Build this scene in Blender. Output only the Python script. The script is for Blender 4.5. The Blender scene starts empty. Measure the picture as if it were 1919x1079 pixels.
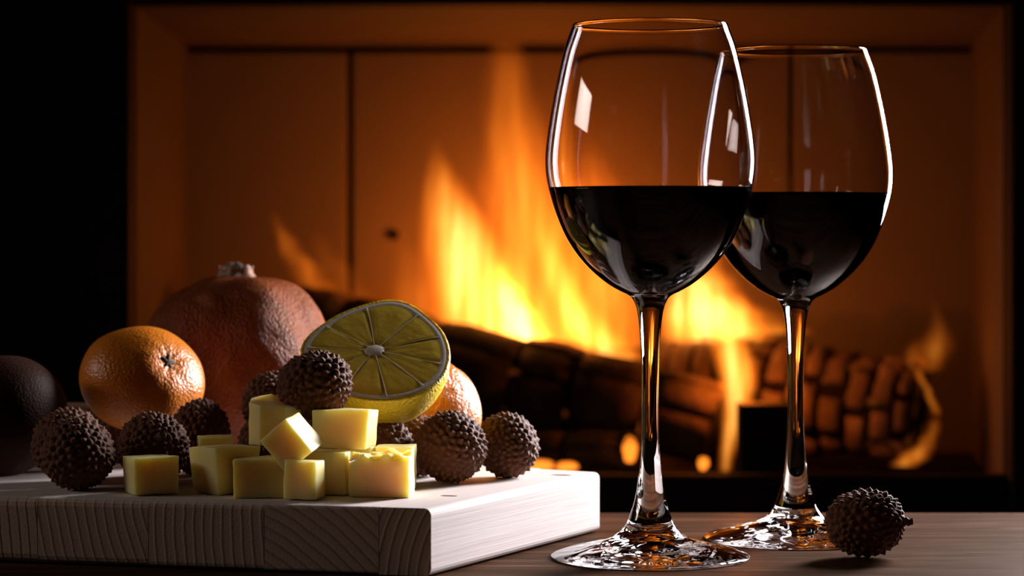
import bpy, bmesh, math, random
import numpy as np
from mathutils import Vector, Matrix, noise as mnoise

# ------------------------------------------------------------------ camera, world, lights, exposure
scene = bpy.context.scene
COL = scene.collection
PI = math.pi
F = 4800.0            # focal length in pixels of the 1919 px wide frame
EYE = 0.1353          # eye height above the table top
HOR = 430.0           # row of the horizon


def P(px, py, d):
    """a point d metres away from the lens plane"""
    return Vector(((px - 959.5) * d / F, d, EYE - (py - HOR) * d / F))


cam_d = bpy.data.cameras.new('camera')
cam = bpy.data.objects.new('camera', cam_d)
COL.objects.link(cam)
cam.location = (0, 0, EYE)
cam.rotation_euler = (PI / 2, 0, 0)
cam_d.sensor_width = 36.0
cam_d.lens = 36.0 * F / 1919.0
cam_d.shift_y = -(539.5 - HOR) / 1919.0
cam_d.clip_start = 0.05
cam_d.clip_end = 50
cam_d.dof.use_dof = True
cam_d.dof.focus_distance = 1.06
cam_d.dof.aperture_fstop = 9.5
scene.camera = cam

w = bpy.data.worlds.new('world')
scene.world = w
w.use_nodes = True
w.node_tree.nodes['Background'].inputs['Color'].default_value = (0.30, 0.26, 0.30, 1)
w.node_tree.nodes['Background'].inputs['Strength'].default_value = 0.003


def area(name, loc, target, sx, sy, power, color, spread=180):
    l = bpy.data.lights.new(name, 'AREA')
    l.shape = 'RECTANGLE'
    l.size, l.size_y = sx, sy
    l.spread = math.radians(spread)      # beam narrowed, no grid built
    l.cycles.is_caustics_light = True
    l.energy = power
    l.color = color
    o = bpy.data.objects.new(name, l)
    COL.objects.link(o)
    o.location = loc
    d = Vector(target) - Vector(loc)
    o.rotation_euler = d.to_track_quat('-Z', 'Y').to_euler()
    return o


def point(name, loc, power, color, r=0.0):
    l = bpy.data.lights.new(name, 'POINT')
    l.energy = power
    l.color = color
    l.shadow_soft_size = r
    o = bpy.data.objects.new(name, l)
    COL.objects.link(o)
    o.location = loc
    return o


# unseen assumed lamps: softbox right, slightly behind the table; bare fill lamp left
area('assumed_softbox_light', (0.385, 1.485, 0.24), (0.00, 1.07, 0.05), 0.13, 0.34, 3.1, (1.0, 0.93, 0.95), 75)  # assumed key lamp, kept out of frame
area('assumed_fill_light', (-1.75, 1.02, 0.72), (-0.10, 1.10, 0.05), 0.70, 0.20, 0.36, (1.0, 0.82, 0.72), 45)  # bare area lamp assumed out of frame; no window is built
# the fire
FIRE = (1.0, 0.175, 0.012)
point('fire_light', P(925, 550, 1.832), 0.54, FIRE, 0.0)
point('fire_light', P(1040, 430, 1.840), 0.36, FIRE, 0.0)
point('fire_light', P(1335, 540, 1.82), 0.11, FIRE, 0.0)
point('fire_light', P(1395, 690, 1.69), 0.26, FIRE, 0.0)
point('fire_light', P(1760, 650, 1.74), 0.012, FIRE, 0.0)

vs = scene.view_settings
vs.view_transform = 'Standard'
vs.look = 'None'
vs.exposure = 0.0
vs.gamma = 1.0
vs.use_curve_mapping = False
cy = scene.cycles
cy.use_denoising = True
cy.max_bounces = 14
cy.transmission_bounces = 14
cy.glossy_bounces = 6
cy.diffuse_bounces = 4
cy.transparent_max_bounces = 16
cy.volume_bounces = 0

random.seed(7)
RNG = np.random.default_rng(11)


# ------------------------------------------------------------------ helpers
def tag(o, label=None, cat=None, group=None, kind=None):
    if label:
        o['label'] = label
    if cat:
        o['category'] = cat
    if group:
        o['group'] = group
    if kind:
        o['kind'] = kind
    return o


def link(name, me, mat=None, parent=None, smooth=True):
    if isinstance(me, bmesh.types.BMesh):
        bm = me
        me = bpy.data.meshes.new(name)
        bm.normal_update()
        bm.to_mesh(me)
        bm.free()
    o = bpy.data.objects.new(name, me)
    COL.objects.link(o)
    if mat is not None and len(me.materials) == 0:
        me.materials.append(mat)
    if smooth:
        me.polygons.foreach_set('use_smooth', [True] * len(me.polygons))
    if parent is not None:
        o.parent = parent
    return o


def empty(name, loc=(0, 0, 0), rot=(0, 0, 0)):
    o = bpy.data.objects.new(name, None)
    COL.objects.link(o)
    o.location = loc
    o.rotation_euler = rot
    o.empty_display_size = 0.02
    return o


def pydata(name, verts, faces):
    me = bpy.data.meshes.new(name)
    me.from_pydata([tuple(v) for v in verts], [], [tuple(f) for f in faces])
    me.update()
    return me


def catmull(pts, n=6):
    pts = [np.array(p, float) for p in pts]
    out = []
    for i in range(len(pts) - 1):
        p1, p2 = pts[i], pts[i + 1]
        p0 = pts[i - 1] if i > 0 else 2 * p1 - p2
        p3 = pts[i + 2] if i + 2 < len(pts) else 2 * p2 - p1
        # centripetal
        def tj(ti, a, b):
            return ti + max(np.linalg.norm(b - a), 1e-9) ** 0.5
        t0 = 0.0
        t1 = tj(t0, p0, p1)
        t2 = tj(t1, p1, p2)
        t3 = tj(t2, p2, p3)
        for k in range(n):
            t = t1 + (t2 - t1) * k / n
            A1 = (t1 - t) / (t1 - t0) * p0 + (t - t0) / (t1 - t0) * p1
            A2 = (t2 - t) / (t2 - t1) * p1 + (t - t1) / (t2 - t1) * p2
            A3 = (t3 - t) / (t3 - t2) * p2 + (t - t2) / (t3 - t2) * p3
            B1 = (t2 - t) / (t2 - t0) * A1 + (t - t0) / (t2 - t0) * A2
            B2 = (t3 - t) / (t3 - t1) * A2 + (t - t1) / (t3 - t1) * A3
            out.append((t2 - t) / (t2 - t1) * B1 + (t - t1) / (t2 - t1) * B2)
    out.append(pts[-1])
    return out


def lathe(name, prof, seg=128):
    """prof: list of (r, z); r<=0 closes on the axis"""
    verts, faces, rings = [], [], []
    for r, z in prof:
        if r <= 1e-7:
            rings.append([len(verts)])
            verts.append((0, 0, z))
        else:
            st = len(verts)
            rings.append(list(range(st, st + seg)))
            for k in range(seg):
                a = 2 * PI * k / seg
                verts.append((r * math.cos(a), r * math.sin(a), z))
    for a, b in zip(rings[:-1], rings[1:]):
        for k in range(seg):
            k2 = (k + 1) % seg
            if len(a) == 1 and len(b) == 1:
                continue
            if len(a) == 1:
                faces.append((a[0], b[k2], b[k]))
            elif len(b) == 1:
                faces.append((a[k], a[k2], b[0]))
            else:
                faces.append((a[k], a[k2], b[k2], b[k]))
    return pydata(name, verts, faces)


def box_bm(x0, x1, y0, y1, z0, z1, bevel=0.0, seg=2):
    bm = bmesh.new()
    vs_ = [bm.verts.new((x, y, z)) for z in (z0, z1) for y in (y0, y1) for x in (x0, x1)]
    for f in ((0, 2, 3, 1), (4, 5, 7, 6), (0, 1, 5, 4), (2, 6, 7, 3), (0, 4, 6, 2), (1, 3, 7, 5)):
        bm.faces.new([vs_[i] for i in f])
    if bevel > 0:
        bmesh.ops.bevel(bm, geom=list(bm.edges), offset=bevel, segments=seg, affect='EDGES', profile=0.6)
    return bm


def fbm(p, oct_=4, sc=1.0):
    v, a, s = 0.0, 1.0, sc
    for _ in range(oct_):
        v += a * mnoise.noise(Vector(p) * s)
        a *= 0.5
        s *= 2.07
    return v


# ------------------------------------------------------------------ materials
class NT:
    def __init__(self, name):
        self.m = bpy.data.materials.new(name)
        self.m.use_nodes = True
        self.t = self.m.node_tree
        self.t.nodes.clear()
        self.out = self.t.nodes.new('ShaderNodeOutputMaterial')

    def n(self, typ, **kw):
        nd = self.t.nodes.new(typ)
        for k, v in kw.items():
            setattr(nd, k, v)
        return nd

    def l(self, a, b):
        self.t.links.new(a, b)

    def set(self, sock, v):
        if isinstance(v, bpy.types.NodeSocket):
            self.l(v, sock)
        else:
            sock.default_value = v

    def math(self, op, a, b=0.0, c=None, clamp=False):
        nd = self.n('ShaderNodeMath', operation=op)
        nd.use_clamp = clamp
        self.set(nd.inputs[0], a)
        self.set(nd.inputs[1], b)
        if c is not None:
            self.set(nd.inputs[2], c)
        return nd.outputs[0]

    def coord(self, scale=(1, 1, 1), loc=(0, 0, 0), kind='Object', rot=(0, 0, 0)):
        tc = self.n('ShaderNodeTexCoord')
        mp = self.n('ShaderNodeMapping')
        mp.inputs['Scale'].default_value = scale
        mp.inputs['Location'].default_value = loc
        mp.inputs['Rotation'].default_value = rot
        self.l(tc.outputs[kind], mp.inputs['Vector'])
        return mp.outputs[0]

    def noise(self, vec, scale, detail=3.0, rough=0.55, dist=0.0):
        nd = self.n('ShaderNodeTexNoise')
        self.l(vec, nd.inputs['Vector'])
        nd.inputs['Scale'].default_value = scale
        nd.inputs['Detail'].default_value = detail
        nd.inputs['Roughness'].default_value = rough
        nd.inputs['Distortion'].default_value = dist
        return nd.outputs['Fac']

    def vor(self, vec, scale, feature='F1', rnd=1.0):
        nd = self.n('ShaderNodeTexVoronoi', feature=feature)
        self.l(vec, nd.inputs['Vector'])
        nd.inputs['Scale'].default_value = scale
        nd.inputs['Randomness'].default_value = rnd
        return nd

    def ramp(self, fac, stops, interp='LINEAR'):
        nd = self.n('ShaderNodeValToRGB')
        cr = nd.color_ramp
        cr.interpolation = interp
        while len(cr.elements) > 1:
            cr.elements.remove(cr.elements[-1])
        for i, (p, c) in enumerate(stops):
            e = cr.elements[0] if i == 0 else cr.elements.new(p)
            e.position = p
            e.color = c if len(c) == 4 else (*c, 1)
        self.l(fac, nd.inputs[0])
        return nd.outputs[0]

    def mix(self, fac, a, b, blend='MIX'):
        nd = self.n('ShaderNodeMix', data_type='RGBA', blend_type=blend)
        self.set(nd.inputs[0], fac)
        self.set(nd.inputs[6], a if isinstance(a, bpy.types.NodeSocket) else (*a, 1) if len(a) == 3 else a)
        self.set(nd.inputs[7], b if isinstance(b, bpy.types.NodeSocket) else (*b, 1) if len(b) == 3 else b)
        return nd.outputs[2]

    def bump(self, h, strength, dist=0.001, normal=None):
        nd = self.n('ShaderNodeBump')
        nd.inputs['Strength'].default_value = strength
        nd.inputs['Distance'].default_value = dist
        self.l(h, nd.inputs['Height'])
        if normal is not None:
            self.l(normal, nd.inputs['Normal'])
        return nd.outputs[0]

    def bsdf(self, color=None, rough=0.5, normal=None, spec=0.5, **kw):
        b = self.n('ShaderNodeBsdfPrincipled')
        if color is not None:
            self.set(b.inputs['Base Color'], color if isinstance(color, bpy.types.NodeSocket) else (*color, 1))
        self.set(b.inputs['Roughness'], rough)
        b.inputs['Specular IOR Level'].default_value = spec
        if normal is not None:
            self.l(normal, b.inputs['Normal'])
        for k, v in kw.items():
            self.set(b.inputs[k], v)
        self.l(b.outputs[0], self.out.inputs['Surface'])
        return b


def mat_glass(wave=0.0):
    t = NT('clear_glass')
    g = t.n('ShaderNodeBsdfGlass')
    if wave:
        sw = t.noise(t.coord((1, 1, 2.2)), 62.0, 1, 0.5, 1.0)
        t.l(t.bump(sw, wave, 0.004), g.inputs['Normal'])
    g.inputs['Color'].default_value = (0.99, 0.985, 0.99, 1)
    g.inputs['Roughness'].default_value = 0.0
    g.inputs['IOR'].default_value = 1.47
    t.l(g.outputs[0], t.out.inputs['Surface'])
    return t.m


def mat_wine():
    t = NT('red_wine')
    t.bsdf((0.006, 0.0006, 0.0012), 0.02, spec=0.45)
    return t.m


def mat_board():
    t = NT('white_washed_pine')
    c = t.coord()
    warp = t.noise(t.coord((60, 8, 60)), 1.0, 3, 0.5)
    sx = t.n('ShaderNodeSeparateXYZ')
    t.l(c, sx.inputs[0])
    r = t.math('SQRT', t.math('ADD', t.math('MULTIPLY', sx.outputs[0], sx.outputs[0]),
                              t.math('MULTIPLY', sx.outputs[2], sx.outputs[2])))
    rr = t.math('ADD', r, t.math('MULTIPLY', t.math('SUBTRACT', warp, 0.5), 0.0022))
    # rings about 2.4 mm apart
    saw = t.math('FRACT', t.math('MULTIPLY', rr, 250.0))
    ring = t.ramp(saw, [(0.0, (0, 0, 0)), (0.55, (0.25, 0.25, 0.25)), (0.85, (1, 1, 1)), (1.0, (0, 0, 0))], 'EASE')
    fine = t.noise(t.coord((900, 12, 900)), 1.0, 3, 0.6)
    nrm = t.n('ShaderNodeNewGeometry')
    # end grain (faces looking along the plank) is raw and darker; the other faces carry a white wash
    tc = t.n('ShaderNodeTexCoord')
    nx = t.n('ShaderNodeSeparateXYZ')
    t.l(tc.outputs['Normal'], nx.inputs[0])
    endg = t.math('MULTIPLY', t.math('SUBTRACT', t.math('ABSOLUTE', nx.outputs[1]), 0.62), 8.0, clamp=True)
    raw = t.mix(ring, (0.60, 0.43, 0.33), (0.36, 0.24, 0.175))
    wash = t.mix(t.math('MULTIPLY', ring, 0.20), (0.68, 0.625, 0.61), (0.44, 0.37, 0.34))
    wash = t.mix(t.math('MULTIPLY', t.math('SUBTRACT', fine, 0.58), 3.0, clamp=True), wash, (0.40, 0.32, 0.29))
    col = t.mix(endg, wash, raw)
    dirt = t.noise(t.coord((14, 14, 14)), 1.0, 4, 0.6)
    col = t.mix(t.math('MULTIPLY', dirt, 0.25), col, (0.42, 0.33, 0.29))
    h = t.math('ADD', t.math('MULTIPLY', ring, t.math('ADD', t.math('MULTIPLY', endg, 0.30), 0.10)),
               t.math('MULTIPLY', fine, 0.35))
    t.bsdf(col, 0.62, t.bump(h, 0.55, 0.0006), spec=0.3)
    return t.m


def mat_table():
    t = NT('dark_table_wood')
    g1 = t.noise(t.coord((6, 90, 90)), 1.0, 5, 0.6, 0.6)
    g2 = t.noise(t.coord((25, 500, 500)), 1.0, 4, 0.65)
    blot = t.noise(t.coord((9, 9, 9)), 1.0, 3, 0.5)
    col = t.ramp(g1, [(0.25, (0.009, 0.004, 0.002)), (0.5, (0.036, 0.016, 0.008)), (0.75, (0.085, 0.040, 0.020))])
    col = t.mix(t.math('MULTIPLY', t.math('SUBTRACT', g2, 0.56), 3.5, clamp=True), col, (0.040, 0.018, 0.010))
    scr = t.noise(t.coord((12, 330, 330), rot=(0, 0, 0.04)), 1.0, 2, 0.5, 0.8)
    sc = t.math('MULTIPLY', t.math('SUBTRACT', scr, 0.63), 8.0, clamp=True)
    col = t.mix(t.math('MULTIPLY', sc, 0.55), col, (0.25, 0.18, 0.14))
    col = t.mix(t.math('MULTIPLY', t.math('SUBTRACT', blot, 0.5), 1.3, clamp=True), col, (0.085, 0.050, 0.033))
    rough = t.math('ADD', t.math('MULTIPLY', g2, 0.25), 0.22)
    nrm_ = t.bump(t.math('ADD', t.math('MULTIPLY', g2, 0.6), t.math('MULTIPLY', g1, 0.4)), 0.45, 0.0007)
    df = t.n('ShaderNodeBsdfDiffuse')
    gl = t.n('ShaderNodeBsdfGlossy')
    mx = t.n('ShaderNodeMixShader')
    t.l(col, df.inputs['Color'])
    t.l(rough, gl.inputs['Roughness'])
    gl.inputs['Color'].default_value = (0.9, 0.8, 0.72, 1)
    mx.inputs[0].default_value = 0.035
    t.l(nrm_, df.inputs['Normal'])
    t.l(nrm_, gl.inputs['Normal'])
    t.l(df.outputs[0], mx.inputs[1])
    t.l(gl.outputs[0], mx.inputs[2])
    t.l(mx.outputs[0], t.out.inputs['Surface'])
    return t.m


def mat_lychee():
    t = NT('lychee_rind')
    at = t.n('ShaderNodeAttribute', attribute_name='bump')
    nz = t.noise(t.coord((1, 1, 1)), 90.0, 4, 0.6)
    nb = t.noise(t.coord((1, 1, 1)), 700.0, 3, 0.6)
    base = t.ramp(nz, [(0.3, (0.056, 0.015, 0.005)), (0.55, (0.120, 0.040, 0.016)), (0.75, (0.165, 0.046, 0.018))])
    tip = t.mix(t.math('MULTIPLY', at.outputs['Fac'], 0.55), base, (0.21, 0.084, 0.042))
    t.bsdf(tip, 0.62, t.bump(nb, 0.35, 0.0003), spec=0.22)
    return t.m


def mat_stemwood():
    t = NT('dry_stem')
    nz = t.noise(t.coord(), 600.0, 4, 0.7)
    t.bsdf(t.ramp(nz, [(0.3, (0.05, 0.026, 0.016)), (0.7, (0.20, 0.12, 0.075))]), 0.8, t.bump(nz, 0.6, 0.0005), spec=0.2)
    return t.m


def mat_citrus(name, c0, c1, wrinkle=0.0, pore=0.6, rough=0.36, spec=0.5):
    t = NT(name)
    v = t.vor(t.coord(), 900.0, 'SMOOTH_F1')
    n1 = t.noise(t.coord(), 40.0, 4, 0.55)
    n2 = t.noise(t.coord(), 170.0, 3, 0.55)
    col = t.mix(n1, c0, c1)
    h = t.math('MULTIPLY', v.outputs['Distance'], pore)
    h = t.math('ADD', h, t.math('MULTIPLY', n2, 0.16 + wrinkle))
    if wrinkle:
        wv = t.noise(t.coord((1, 1, 0.35), rot=(0.3, 0.9, 0.2)), 230.0, 2, 0.5, 1.6)
        h = t.math('ADD', h, t.math('MULTIPLY', wv, wrinkle * 2.0))
    t.bsdf(col, rough, t.bump(h, 0.55, 0.0012), spec=spec,
           **{'Subsurface Weight': 0.10, 'Subsurface Radius': (0.004, 0.0015, 0.0004), 'Subsurface Scale': 1.0})
    return t.m


def mat_pomegranate():
    t = NT('leathery_rind')
    n1 = t.noise(t.coord((1, 1, 0.7)), 30.0, 5, 0.6)
    n2 = t.noise(t.coord((1, 1, 0.7)), 560.0, 4, 0.65)
    n3 = t.vor(t.coord((1, 1, 0.75)), 720.0, 'F1')
    col = t.ramp(n1, [(0.28, (0.13, 0.027, 0.007)), (0.5, (0.245, 0.056, 0.013)), (0.72, (0.30, 0.094, 0.025))])
    col = t.mix(t.math('MULTIPLY', t.math('SUBTRACT', n2, 0.55), 2.6, clamp=True), col, (0.13, 0.040, 0.024))
    h = t.math('ADD', t.math('MULTIPLY', n2, 1.0), t.math('MULTIPLY', n3.outputs['Distance'], 0.7))
    t.bsdf(col, 0.42, t.bump(h, 0.8, 0.0012), spec=0.16)
    return t.m


def mat_simple_noise(name, c0, c1, scale, rough=0.6, bump=0.4, dist=0.0006, spec=0.3, **kw):
    t = NT(name)
    nz = t.noise(t.coord(), scale, 4, 0.6)
    t.bsdf(t.mix(nz, c0, c1), rough, t.bump(nz, bump, dist), spec=spec, **kw)
    return t.m


def mat_cheese():
    t = NT('cheese')
    n1 = t.noise(t.coord(), 120.0, 3, 0.5)
    n2 = t.noise(t.coord(), 420.0, 4, 0.6)
    hole = t.vor(t.coord(), 150.0, 'F1')
    col = t.mix(n1, (0.96, 0.735, 0.285), (0.97, 0.79, 0.37))
    pit = t.math('SUBTRACT', 1.0, t.math('MULTIPLY', hole.outputs['Distance'], 7.5), clamp=True)
    h = t.math('SUBTRACT', t.math('MULTIPLY', n2, 0.35), t.math('MULTIPLY', pit, 0.6))
    t.bsdf(col, 0.42, t.bump(h, 0.35, 0.0006), spec=0.4,
           **{'Subsurface Weight': 1.0, 'Subsurface Radius': (0.013, 0.0085, 0.0036), 'Subsurface Scale': 0.8})
    return t.m


def mat_lemon_flesh():
    t = NT('lemon_flesh')
    n1 = t.noise(t.coord((1, 1, 1)), 330.0, 3, 0.5, 0.5)
    n2 = t.noise(t.coord((1, 1, 1)), 70.0, 2, 0.5)
    col = t.mix(n1, (0.78, 0.50, 0.050), (0.86, 0.62, 0.10))
    t.bsdf(col, 0.16, t.bump(t.math('ADD', n1, n2), 0.30, 0.0006), spec=0.5,
           **{'Subsurface Weight': 0.5, 'Subsurface Radius': (0.010, 0.008, 0.002), 'Subsurface Scale': 0.8})
    return t.m


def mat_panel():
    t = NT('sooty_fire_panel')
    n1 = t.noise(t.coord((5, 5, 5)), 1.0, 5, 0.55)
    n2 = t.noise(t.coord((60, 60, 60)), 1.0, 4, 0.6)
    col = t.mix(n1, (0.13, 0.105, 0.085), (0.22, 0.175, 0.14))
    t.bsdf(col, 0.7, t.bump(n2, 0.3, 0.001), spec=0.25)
    return t.m


def mat_char(nm='charred_wood', k=1.0):
    t = NT(nm)
    n1 = t.noise(t.coord((20, 20, 20)), 1.0, 4, 0.6)
    n2 = t.noise(t.coord((160, 160, 160)), 1.0, 4, 0.65)
    col = t.ramp(n1, [(0.3, (0.020 * k, 0.015 * k, 0.012 * k)), (0.55, (0.075 * k, 0.052 * k, 0.040 * k)), (0.75, (0.15 * k, 0.11 * k, 0.085 * k))])
    col = t.mix(t.math('MULTIPLY', t.math('SUBTRACT', n2, 0.6), 2.5, clamp=True), col, (0.26, 0.21, 0.18))
    t.bsdf(col, 0.85, t.bump(n2, 0.8, 0.003), spec=0.2)
    return t.m


def mat_ember(name, strength, thr=0.5, col=(1.0, 0.20, 0.015)):
    t = NT(name)
    n1 = t.noise(t.coord((30, 30, 30)), 1.0, 3, 0.55)
    k = t.math('MULTIPLY', t.math('SUBTRACT', n1, thr), 5.0, clamp=True)
    b = t.bsdf((0.012, 0.008, 0.006), 0.9, spec=0.1)
    b.inputs['Emission Color'].default_value = (*col, 1)
    t.l(t.math('MULTIPLY', k, strength), b.inputs['Emission Strength'])
    return t.m


def mat_plain(name, c, rough=0.6, spec=0.3, metallic=0.0):
    t = NT(name)
    nz = t.noise(t.coord(), 80.0, 3, 0.5)
    t.bsdf(t.mix(nz, tuple(x * 0.8 for x in c), tuple(x * 1.2 for x in c)), rough, spec=spec, Metallic=metallic)
    return t.m


M = dict(glass=mat_glass(), foot_glass=mat_glass(0.38), wine=mat_wine(), board=mat_board(), table=mat_table(), lychee=mat_lychee(),
         stem=mat_stemwood(),
         mandarin=mat_citrus('mandarin_peel', (0.62, 0.165, 0.008), (0.72, 0.23, 0.014)),
         mandarin_dry=mat_citrus('wrinkled_mandarin_peel', (0.60, 0.17, 0.03), (0.70, 0.25, 0.05), wrinkle=0.8),
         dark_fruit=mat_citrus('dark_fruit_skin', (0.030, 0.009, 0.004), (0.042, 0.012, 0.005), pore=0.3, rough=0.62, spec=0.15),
         lemon=mat_citrus('lemon_peel', (0.80, 0.58, 0.025), (0.84, 0.66, 0.05), pore=0.9),
         pome=mat_pomegranate(),
         crown=mat_simple_noise('dry_crown', (0.22, 0.10, 0.065), (0.50, 0.30, 0.20), 250.0, 0.6, 0.6),
         dark_dry=mat_simple_noise('dry_calyx', (0.03, 0.022, 0.012), (0.12, 0.09, 0.055), 500.0, 0.7, 0.6),
         cheese=mat_cheese(),
         pith=mat_simple_noise('lemon_pith', (0.74, 0.66, 0.56), (0.82, 0.76, 0.66), 500.0, 0.5, 0.2,
                               **{'Subsurface Weight': 0.3, 'Subsurface Radius': (0.004, 0.003, 0.0015), 'Subsurface Scale': 0.6}),
         flesh=mat_lemon_flesh(), membrane=mat_simple_noise('lemon_membrane', (0.70, 0.56, 0.26), (0.78, 0.66, 0.36), 300.0, 0.3, 0.1), panel=mat_panel(), shaded_steel=mat_simple_noise('shade_darkened_steel', (0.045, 0.034, 0.028), (0.095, 0.072, 0.058), 7.0, 0.8, 0.1), char=mat_char(), firelit_char=mat_char('firelit_charred_wood', 2.6),  # steel darkened as painted shade, second char paled as painted firelight
         ember_core=mat_ember('glowing_cracks', 0.25, 0.58), ember_dim=mat_ember('dim_cracks', 0.5, 0.60),
         ember_hot=mat_ember('hot_ember', 1.9, 0.36, (1.0, 0.24, 0.02)),
         iron=mat_plain('black_iron', (0.008, 0.005, 0.005), 0.75, 0.15),
         floor=mat_plain('dark_floor', (0.05, 0.035, 0.028), 0.7),
         hole=mat_plain('bolt_iron', (0.010, 0.008, 0.007), 0.9, 0.1),
         block=mat_simple_noise('plain_wood', (0.40, 0.27, 0.18), (0.55, 0.39, 0.27), 60.0, 0.7, 0.3))

# ------------------------------------------------------------------ the setting: fireplace and floor
ZF = -0.030            # firebox floor
XL, XR = -0.250, 0.350
Y0, Y1 = 1.60, 1.90
ZC = 0.272


def struct(name, bm, mat, parent=None, smooth=False):
    o = link(name, bm, mat, parent, smooth)
    if parent is None:
        o['kind'] = 'structure'
    return o


def panel(name, x0, x1, y0, y1, z0, z1, parent, bevel=0.002):
    cx, cy_, cz = (x0 + x1) / 2, (y0 + y1) / 2, (z0 + z1) / 2
    o = link(name, box_bm(x0 - cx, x1 - cx, y0 - cy_, y1 - cy_, z0 - cz, z1 - cz, bevel, 2), M['panel'], parent, False)
    o.location = (cx, cy_, cz)
    return o


wall_back = struct('wall_back', box_bm(XL - 0.06, XR + 0.06, Y1 + 0.012, Y1 + 0.06, ZF - 0.05, ZC + 0.10), M['iron'])
seam1 = P(655, 0, Y1).x
seam2 = P(1482, 0, Y1).x
zt = P(0, 92, Y1).z
g = 0.0022
for a, b in ((XL - 0.03, seam1 - g), (seam1 + g, seam2 - g), (seam2 + g, XR + 0.03)):
    panel('fire_panel', a, b, Y1, Y1 + 0.014, ZF - 0.02, zt - 0.0022, wall_back)
panel('fire_panel', XL - 0.03, XR + 0.03, Y1 + 0.003, Y1 + 0.014, zt + 0.0022, ZC + 0.03, wall_back)
for px, py in ((738, 440), (1432, 440)):
    c = P(px, py, Y1)
    bm = bmesh.new()
    bmesh.ops.create_cone(bm, cap_ends=True, segments=20, radius1=0.0044, radius2=0.0036, depth=0.005)
    bmesh.ops.bevel(bm, geom=[e for e in bm.edges if not e.is_boundary and e.calc_face_angle(0) > 1], offset=0.0006, segments=2, affect='EDGES')
    o = link('bolt', bm, M['hole'], wall_back, False)
    o.location = (c.x, Y1 - 0.001, c.z)
    o.rotation_euler = (PI / 2, 0, 0)

YO = 1.58              # plane of the opening
OL, OR = P(255, 0, YO).x, P(1880, 0, YO).x
BL, BR = P(350, 0, Y1).x, P(1824, 0, Y1).x


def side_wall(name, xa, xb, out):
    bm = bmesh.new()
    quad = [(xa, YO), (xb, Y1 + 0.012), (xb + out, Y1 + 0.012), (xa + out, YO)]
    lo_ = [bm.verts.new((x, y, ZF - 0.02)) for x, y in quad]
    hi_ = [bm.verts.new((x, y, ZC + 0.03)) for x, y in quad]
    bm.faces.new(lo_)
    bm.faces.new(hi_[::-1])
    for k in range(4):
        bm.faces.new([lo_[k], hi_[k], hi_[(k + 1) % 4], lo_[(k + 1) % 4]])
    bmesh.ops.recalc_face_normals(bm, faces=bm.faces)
    return struct(name, bm, M['shaded_steel'])  # dimness of the firebox sides is put into this dark colour


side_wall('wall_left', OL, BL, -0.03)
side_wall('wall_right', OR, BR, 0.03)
struct('ceiling', box_bm(OL - 0.03, BR + 0.03, YO, Y1 + 0.012, ZC, ZC + 0.03, 0.002), M['shaded_steel'])  # shade under the firebox top painted in as a darker steel
struct('hearth_floor', box_bm(OL - 0.03, BR + 0.03, YO - 0.0, Y1 + 0.012, ZF - 0.03, ZF, 0.002), M['iron'])
# iron surround of the opening
yF = 1.56
struct('trim_1', box_bm(OL - 1.2, OL - 0.001, yF, YO + 0.001, -0.75, ZC + 1.4, 0.003), M['iron'])
struct('trim_2', box_bm(OR + 0.001, OR + 1.2, yF, YO + 0.001, -0.75, ZC + 1.4, 0.003), M['iron'])
struct('trim_3', box_bm(OL - 0.001, OR + 0.001, yF, YO + 0.001, P(0, 14, YO).z, ZC + 1.4, 0.003), M['iron'])
struct('trim_4', box_bm(OL - 0.001, OR + 0.001, YO - 0.012, YO + 0.001, -0.75, P(0, 886, YO).z, 0.003), M['iron'])
struct('floor', box_bm(-2.2, 2.2, -0.6, Y0 + 0.3, -0.79, -0.75), M['floor'])

# ------------------------------------------------------------------ table
YT = EYE * F / (960 - HOR)
table = empty('table', (0, 0.85, -0.75))
tag(table, 'dark brown wooden table carrying the board and the glasses', 'table')
bm = box_bm(-0.75, 0.75, 0.45 - 0.85, YT - 0.85, 0.718, 0.75, 0.0025, 3)
link('table_top', bm, M['table'], table).cycles.is_caustics_receiver = True
for sx in (-1, 1):
    for yy in (0.52, YT - 0.09):
        bm = box_bm(sx * 0.68 - 0.035, sx * 0.68 + 0.035, yy - 0.035 - 0.85, yy + 0.035 - 0.85, 0.0, 0.7185, 0.004, 2)
        link('leg', bm, M['table'], table)

# ------------------------------------------------------------------ cutting board of planks
BT = 0.027
fx = [-0.0314, -0.0520, -0.0979, -0.1453, -0.1918, -0.2450, -0.3000]
fpt = [Vector((x, 0.995 + 0.25 * (-0.0314 - x), 0)) for x in fx]
back_r, back_l = Vector((0.0400, 1.146, 0)), Vector((-0.315, 1.350, 0))
fr = [(fx[0] - x) / (fx[0] - fx[-1]) for x in fx]
bpt = [back_r.lerp(back_l, q) for q in fr]
board = empty('cutting_board', (-0.10, 1.09, 0.0))
tag(board, 'thick whitewashed wooden cutting board under the fruit and cheese', 'cutting board')
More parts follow.
